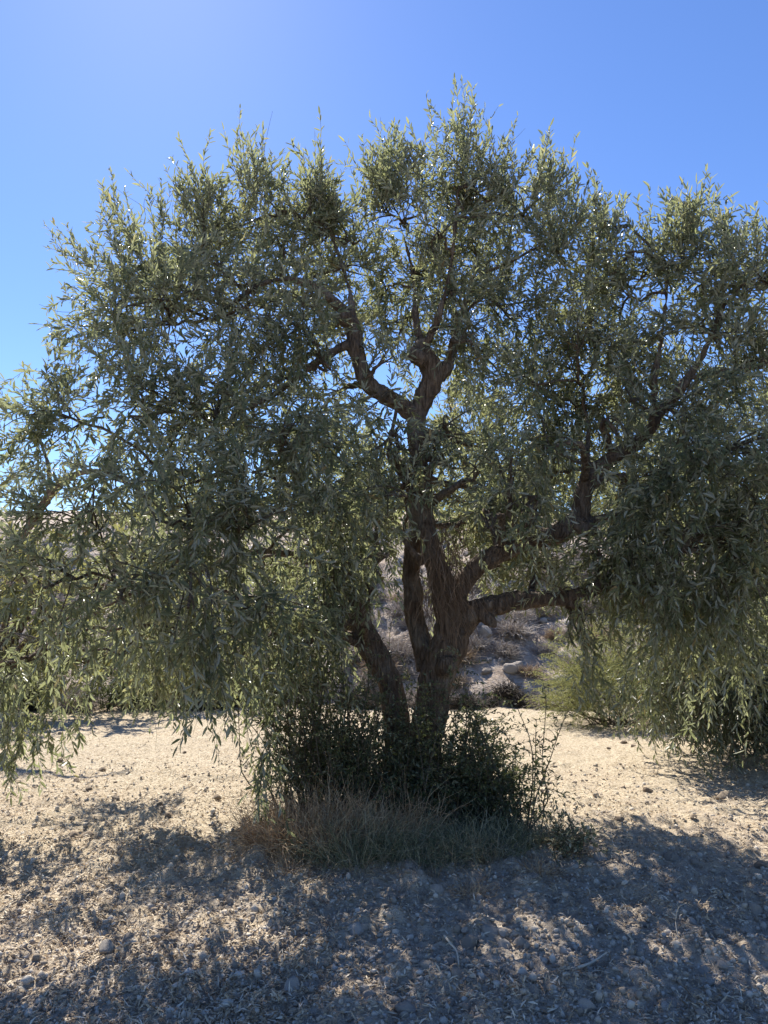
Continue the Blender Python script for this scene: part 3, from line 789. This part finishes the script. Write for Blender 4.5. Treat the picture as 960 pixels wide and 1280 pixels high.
# ------------------------------------------------------------------ bank: scrub and boulders
def scrub_mesh(seed, n, mat, flat=.8):
    r = np.random.default_rng(seed)
    d = nrm(np.stack([r.normal(0, .8, n), r.normal(0, .8, n), np.abs(r.normal(.55, .5, n))], 1))
    rt = d * r.uniform(.02, .55, (n, 1)) * np.array([1, 1, flat]) * .6
    P = grow_shoots(rt, nrm(d + r.normal(0, .45, (n, 3))), r.uniform(.2, .55, n), r.uniform(-.1, .3, n), 6, r, .1)
    v, f = tubes(P, np.broadcast_to(np.linspace(.009, .004, 6), P.shape[:2]), 3)
    me_o = mesh_obj('dry_shrub', v, f, mat)
    me = me_o.data; bpy.data.objects.remove(me_o)
    return me


scr = [scrub_mesh(61, 620, M_SCRUB), scrub_mesh(62, 620, M_SCRUB, .6), scrub_mesh(63, 560, M_SCRUB_TAN, .8), scrub_mesh(64, 700, M_SCRUB_DARK, .8)]
SL = ['grey leafless shrub on the dry bank', 'flat pale grey shrub on the dry bank', 'tan dried-up shrub on the dry bank', 'blackish dead shrub at the foot of the dry bank']
SG = ['grey shrubs on the bank', 'flat shrubs on the bank', 'tan shrubs on the bank', 'dark shrubs at the foot of the bank']
r6 = np.random.default_rng(66)


def place_scrub(k, x, y, sc):
    o = bpy.data.objects.new('dry_shrub', scr[k]); COL.objects.link(o)
    z = max(float(hill_z(np.float64(x), np.float64(y))), float(ground_h(x, y)))
    o.location = (x, y, z - .03 * sc); o.scale = (sc * r6.uniform(.85, 1.2), sc * r6.uniform(.85, 1.2), sc * r6.uniform(.7, 1.05))
    o.rotation_euler = (0, 0, r6.uniform(0, 6.28))
    tag(o, SL[k], 'shrub', SG[k])


for i in range(140):
    px = r6.uniform(-10, 970) if i < 90 else r6.uniform(380, 760)
    d = r6.uniform(.6, 5.5) if i < 90 else r6.uniform(.5, 3.6)
    Y = 13.8 + d
    x = (px - 480) / F * Y * .99
    place_scrub(int(r6.choice([0, 0, 1, 1, 2])), x, Y, r6.uniform(.45, .95))
for px in list(np.arange(180, 320, 26)) + list(np.arange(560, 740, 24)) + [60, 90, 110, 340, 380, 430, 470, 520]:
    Y = 13.35 + r6.uniform(-.15, .35)
    place_scrub(3 if r6.random() < .6 else 0, (px + r6.uniform(-8, 8) - 480) / F * Y, Y, r6.uniform(.40, .75))


def rock_mesh(seed, mat, flat=.65, sub=3):
    import bmesh
    r = np.random.default_rng(seed)
    bm = bmesh.new(); bmesh.ops.create_icosphere(bm, subdivisions=sub, radius=1)
    V = np.array([v.co[:] for v in bm.verts])
    for _ in range(9):                      # chipped faces
        nvec = nrm(r.normal(0, 1, 3)); c = r.uniform(.55, .85)
        dd = V @ nvec; V = V - np.maximum(dd - c, 0)[:, None] * nvec * .9
    V *= (1 + .12 * fbm(V[:, 0] * 1.7 + seed, V[:, 1] * 1.7 + V[:, 2] * 1.3, 3))[:, None]
    V *= np.array([1, r.uniform(.65, .95), flat])
    for v, c in zip(bm.verts, V): v.co = c
    me = bpy.data.meshes.new('stone'); bm.to_mesh(me); bm.free()
    me.materials.append(mat)
    me.polygons.foreach_set('use_smooth', np.ones(len(me.polygons), bool))
    return me


rocks = [rock_mesh(70 + i, M_STONE, [.6, .75, .5, .8, .65, .7][i]) for i in range(6)]
clods = [rock_mesh(80 + i, M_CLOD, .6) for i in range(4)]
r7 = np.random.default_rng(72)


def stone(me, name, x, y, z, sz, label, cat, group=None, sink=.3):
    o = bpy.data.objects.new(name, me); COL.objects.link(o)
    o.location = (x, y, z + sz * (.5 - sink)); o.scale = (sz, sz, sz)
    o.rotation_euler = (r7.normal(0, .2), r7.normal(0, .2), r7.uniform(0, 6.28))
    return tag(o, label, cat, group)


for i in range(64):
    Y = 13.9 + r7.uniform(.3, 3.8); px = r7.uniform(540, 740) if i < 44 else r7.uniform(330, 540)
    x = (px - 480) / F * Y
    stone(rocks[i % 6], 'boulder', x, Y, float(hill_z(np.float64(x), np.float64(Y))), float(np.clip(r7.lognormal(-2.1, .45), .06, .24)), 'pale limestone boulder among the shrubs of the dry bank', 'boulder', 'boulders on the bank')
# the one white boulder seen under the arching limb
Y = 15.4; x = at(607, 826, Y)[0]
stone(rocks[3], 'boulder', x, Y, float(hill_z(np.float64(x), np.float64(Y))) + .05, .22, 'whitest boulder on the bank, seen under the arching right limb', 'boulder')


def ground_y(py):
    a = math.atan((py - 640) / F) - PITCH
    return CAM_H / math.tan(a)


def on_ground(px, py):
    Y = ground_y(py); p = at(px, py, Y); return p[0], Y


for px, py, sz, me, nm, lab in [
    (93, 1049, .060, clods[0], 'clod', 'brown earth clod, left one of a touching pair on the sunlit field'),
    (108, 1047, .055, clods[1], 'clod', 'brown earth clod, right one of a touching pair on the sunlit field'),
    (271, 1003, .055, clods[2], 'clod', 'reddish earth clod lying alone left of the dead grass tussock'),
    (161, 1184, .060, rocks[0], 'stone', 'squarish grey stone in the straw at the front left'),
    (132, 1196, .050, rocks[1], 'stone', 'round grey stone just left of the squarish one in the straw'),
    (366, 1240, .050, rocks[3], 'stone', 'upright pale stone in the shaded soil at the front middle'),
    (613, 1178, .058, rocks[4], 'stone', 'broad pale stone half sunk in the shaded soil below the sapling'),
    (508, 1268, .055, rocks[2], 'stone', 'flat pale stone at the bottom edge of the shaded soil'),
    (750, 1083, .055, rocks[5], 'stone', 'pale round stone at the edge of shade right of the grass skirt'),
    (842, 1083, .080, rocks[0], 'stone', 'lumpy stone in the sun patch right of the grass skirt'),
    (941, 1148, .055, rocks[1], 'stone', 'bluish shaded stone near the right edge of the field'),
    (560, 1085, .045, rocks[2], 'stone', 'small pale stone just below the grass skirt'),
    (445, 1170, .050, rocks[5], 'stone', 'rounded pale stone in shade in front of the grass tussock'),
    (905, 997, .080, clods[3], 'clod', 'flat brown clod on the sunlit strip before the right tree'),
]:
    x, y = on_ground(px, py)
    stone(me, nm, x, y, float(ground_h(x, y)), sz, lab, 'stone' if nm == 'stone' else 'clod')

for i in range(115):                         # pale stones of the shaded soil
    py = r7.uniform(1085, 1278); px = r7.normal(600, 210)
    if not (-10 < px < 970) or (px < 330 and py < 1180): continue
    x, y = on_ground(px, py)
    stone(rocks[i % 6], 'stone', x, y, float(ground_h(x, y)), float(np.clip(r7.lognormal(-3.75, .42), .012, .06)), 'small pale stone on the shaded soil in front of the tree', 'stone', 'small stones on the shaded soil', .45)
for i in range(60):
    py = 905 + 190 * r7.random() ** 1.6; px = r7.uniform(0, 960)
    if 310 < px < 720: continue
    x, y = on_ground(px, py)
    stone(clods[i % 4], 'clod', x, y, float(ground_h(x, y)), r7.uniform(.025, .055), 'small earth clod on the sunlit stubble', 'clod', 'clods on the sunlit field')

# gravel: uncountable crumbs of soil and chalk
import bmesh as _b
def scatter(n, seed, y0=2.9, y1=8.5):
    r = np.random.default_rng(seed)
    y = 1 / (1 / y1 + (1 / y0 - 1 / y1) * r.random(n))
    x = r.uniform(-.58, .58, n) * y
    return x, y, r


bm = _b.new(); _b.ops.create_icosphere(bm, subdivisions=1, radius=1)
IV = np.array([v.co[:] for v in bm.verts]); IF = np.array([[v.index for v in f.verts] for f in bm.faces]); bm.free()
x, y, r = scatter(17000, 91)
sz = np.clip(r.lognormal(-4.9, .48, len(x)), .003, .026)
V = IV[None] * (1 + r.normal(0, .22, (len(x), len(IV), 1))) * sz[:, None, None] * r.uniform(.6, 1.1, (len(x), 1, 3))
V += np.column_stack([x, y, ground_h(x, y) + sz * .25])[:, None]
Fx = (IF[None] + np.arange(len(x))[:, None, None] * len(IV)).reshape(-1, 3)
gm = straw_mat('gravel_crumbs', [(0, (.22, .18, .135)), (.5, (.37, .32, .255)), (1, (.50, .455, .385))], .95, 0.0)
gr = mesh_obj('gravel', V, Fx, gm, smooth=True); tag(gr, 'loose crumbs of chalky soil over the field', kind='stuff')

# litter: chopped straw and fallen olive leaves
x, y, r = scatter(75000, 92, 2.9, 12)
dens = .5 + .9 * fbm(x * 1.3, y * 1.3, 3) + np.where(x < -.3, .35, -.30) + np.where(y > 5, .3, 0)
m = r.random(len(x)) < np.clip(dens, .1, 1); x, y = x[m], y[m]; n = len(x)
z = ground_h(x, y)
a = r.uniform(0, 2 * PI, n); tilt = r.normal(0, .32, n)
d = np.stack([np.cos(a) * np.cos(tilt), np.sin(a) * np.cos(tilt), np.sin(tilt)], 1)
Ls = r.uniform(.012, .050, n)[:, None]; W = r.uniform(.0018, .0050, n)[:, None]
b = nrm(np.cross(d, np.array([0, 0, 1.]) + r.normal(0, .4, (n, 3)))); up = np.cross(b, d)
p = np.column_stack([x, y, z + .006 + .5 * np.abs(np.sin(tilt)) * Ls[:, 0]])
bow = up * Ls * r.uniform(-.05, .22, (n, 1))
v = np.stack([p - d * Ls / 2 - b * W * .3, p - d * Ls / 2 + b * W * .3, p - b * W + bow, p + b * W + bow, p + d * Ls / 2 - b * W * .2, p + d * Ls / 2 + b * W * .2], 1)
o_ = np.arange(n)[:, None] * 6
f = np.stack([o_ + np.array([[0, 1, 3, 2]]), o_ + np.array([[2, 3, 5, 4]])], 1).reshape(-1, 4)
lt_ = mesh_obj('leaf_litter', v, f, M_LITTER); tag(lt_, 'chopped straw and fallen dry leaves over the field', kind='stuff')

# single stalks that stand out
def stalk(label, pts, r0, mat, name='stick', cat='stick'):
    q = spline(np.array(pts), 14)
    v, f = tubes(q[None], np.linspace(r0, r0 * .5, 14)[None], 6)
    c = q[0]
    o = mesh_obj(name, v - c, f, mat, smooth=True); o.location = c
    return tag(o, label, cat)


PALE = straw_mat('pale_stalk', [(0, (.55, .46, .34)), (1, (.62, .54, .42))], .7, .05)
def G(px, py, h=.02):
    x, y = on_ground(px, py); return [x, y, float(ground_h(x, y)) + h]
stalk('pale crooked stick lying on the shaded soil at the front middle', [G(556, 1190), G(564, 1202, .035), G(571, 1208, .03), G(574, 1222, .012)], .006, PALE)
stalk('tall curled straw stalk rising from the straw at the front right', [G(848, 1182, .0), G(846, 1178, .06), G(851, 1180, .12), G(862, 1182, .15)], .003, PALE, 'straw_stalk', 'stalk')
stalk('straight bare pale stick lying beside the sunlit straw at the front right', [G(722, 1224, .015), G(740, 1216, .025), G(759, 1206, .02)], .007, PALE)
stalk('left reddish stake standing at the foot of the bank', [G(101, 870, 0), G(102, 868, .2), G(102, 868, .45)], .02, M_DEADTWIG, 'stake', 'stake')
stalk('right reddish stake standing at the foot of the bank', [G(111, 870, 0), G(110, 868, .2), G(112, 868, .38)], .018, M_DEADTWIG, 'stake', 'stake')

# ------------------------------------------------------------------ light
EL, AZ = math.radians(47), math.radians(-20)      # azimuth from +Y, negative to the left
w = bpy.data.worlds.new('World'); S.world = w; w.use_nodes = True
nt = w.node_tree; nt.nodes.clear()
out = nt.nodes.new('ShaderNodeOutputWorld'); bg = nt.nodes.new('ShaderNodeBackground')
sky = nt.nodes.new('ShaderNodeTexSky'); sky.sky_type = 'NISHITA'; sky.sun_disc = False
sky.sun_elevation = EL; sky.sun_rotation = AZ
sky.altitude = 200; sky.air_density = 1.0; sky.dust_density = 0.10; sky.ozone_density = 4.0
hs_ = nt.nodes.new('ShaderNodeHueSaturation'); hs_.inputs['Saturation'].default_value = 1.14; hs_.inputs['Hue'].default_value = .510
nt.links.new(sky.outputs[0], hs_.inputs['Color'])
nt.links.new(hs_.outputs[0], bg.inputs[0]); bg.inputs[1].default_value = .070
nt.links.new(bg.outputs[0], out.inputs[0])
sd = bpy.data.lights.new('sun', 'SUN'); sd.energy = 3.8; sd.angle = math.radians(.53); sd.color = (1, .94, .85)
so = bpy.data.objects.new('sun', sd); COL.objects.link(so)
from mathutils import Vector
sdir = Vector((math.sin(AZ) * math.cos(EL), math.cos(AZ) * math.cos(EL), math.sin(EL)))
so.rotation_euler = (-sdir).to_track_quat('-Z', 'Y').to_euler()
so.location = sdir * 40

S.render.engine = 'CYCLES'
S.cycles.max_bounces = 8; S.cycles.transmission_bounces = 6; S.cycles.diffuse_bounces = 6; S.cycles.glossy_bounces = 3
S.view_settings.view_transform = 'Standard'; S.view_settings.look = 'None'
S.view_settings.exposure = 1.50; S.view_settings.gamma = 1.0; S.view_settings.use_curve_mapping = False
print('shoots', n_main)
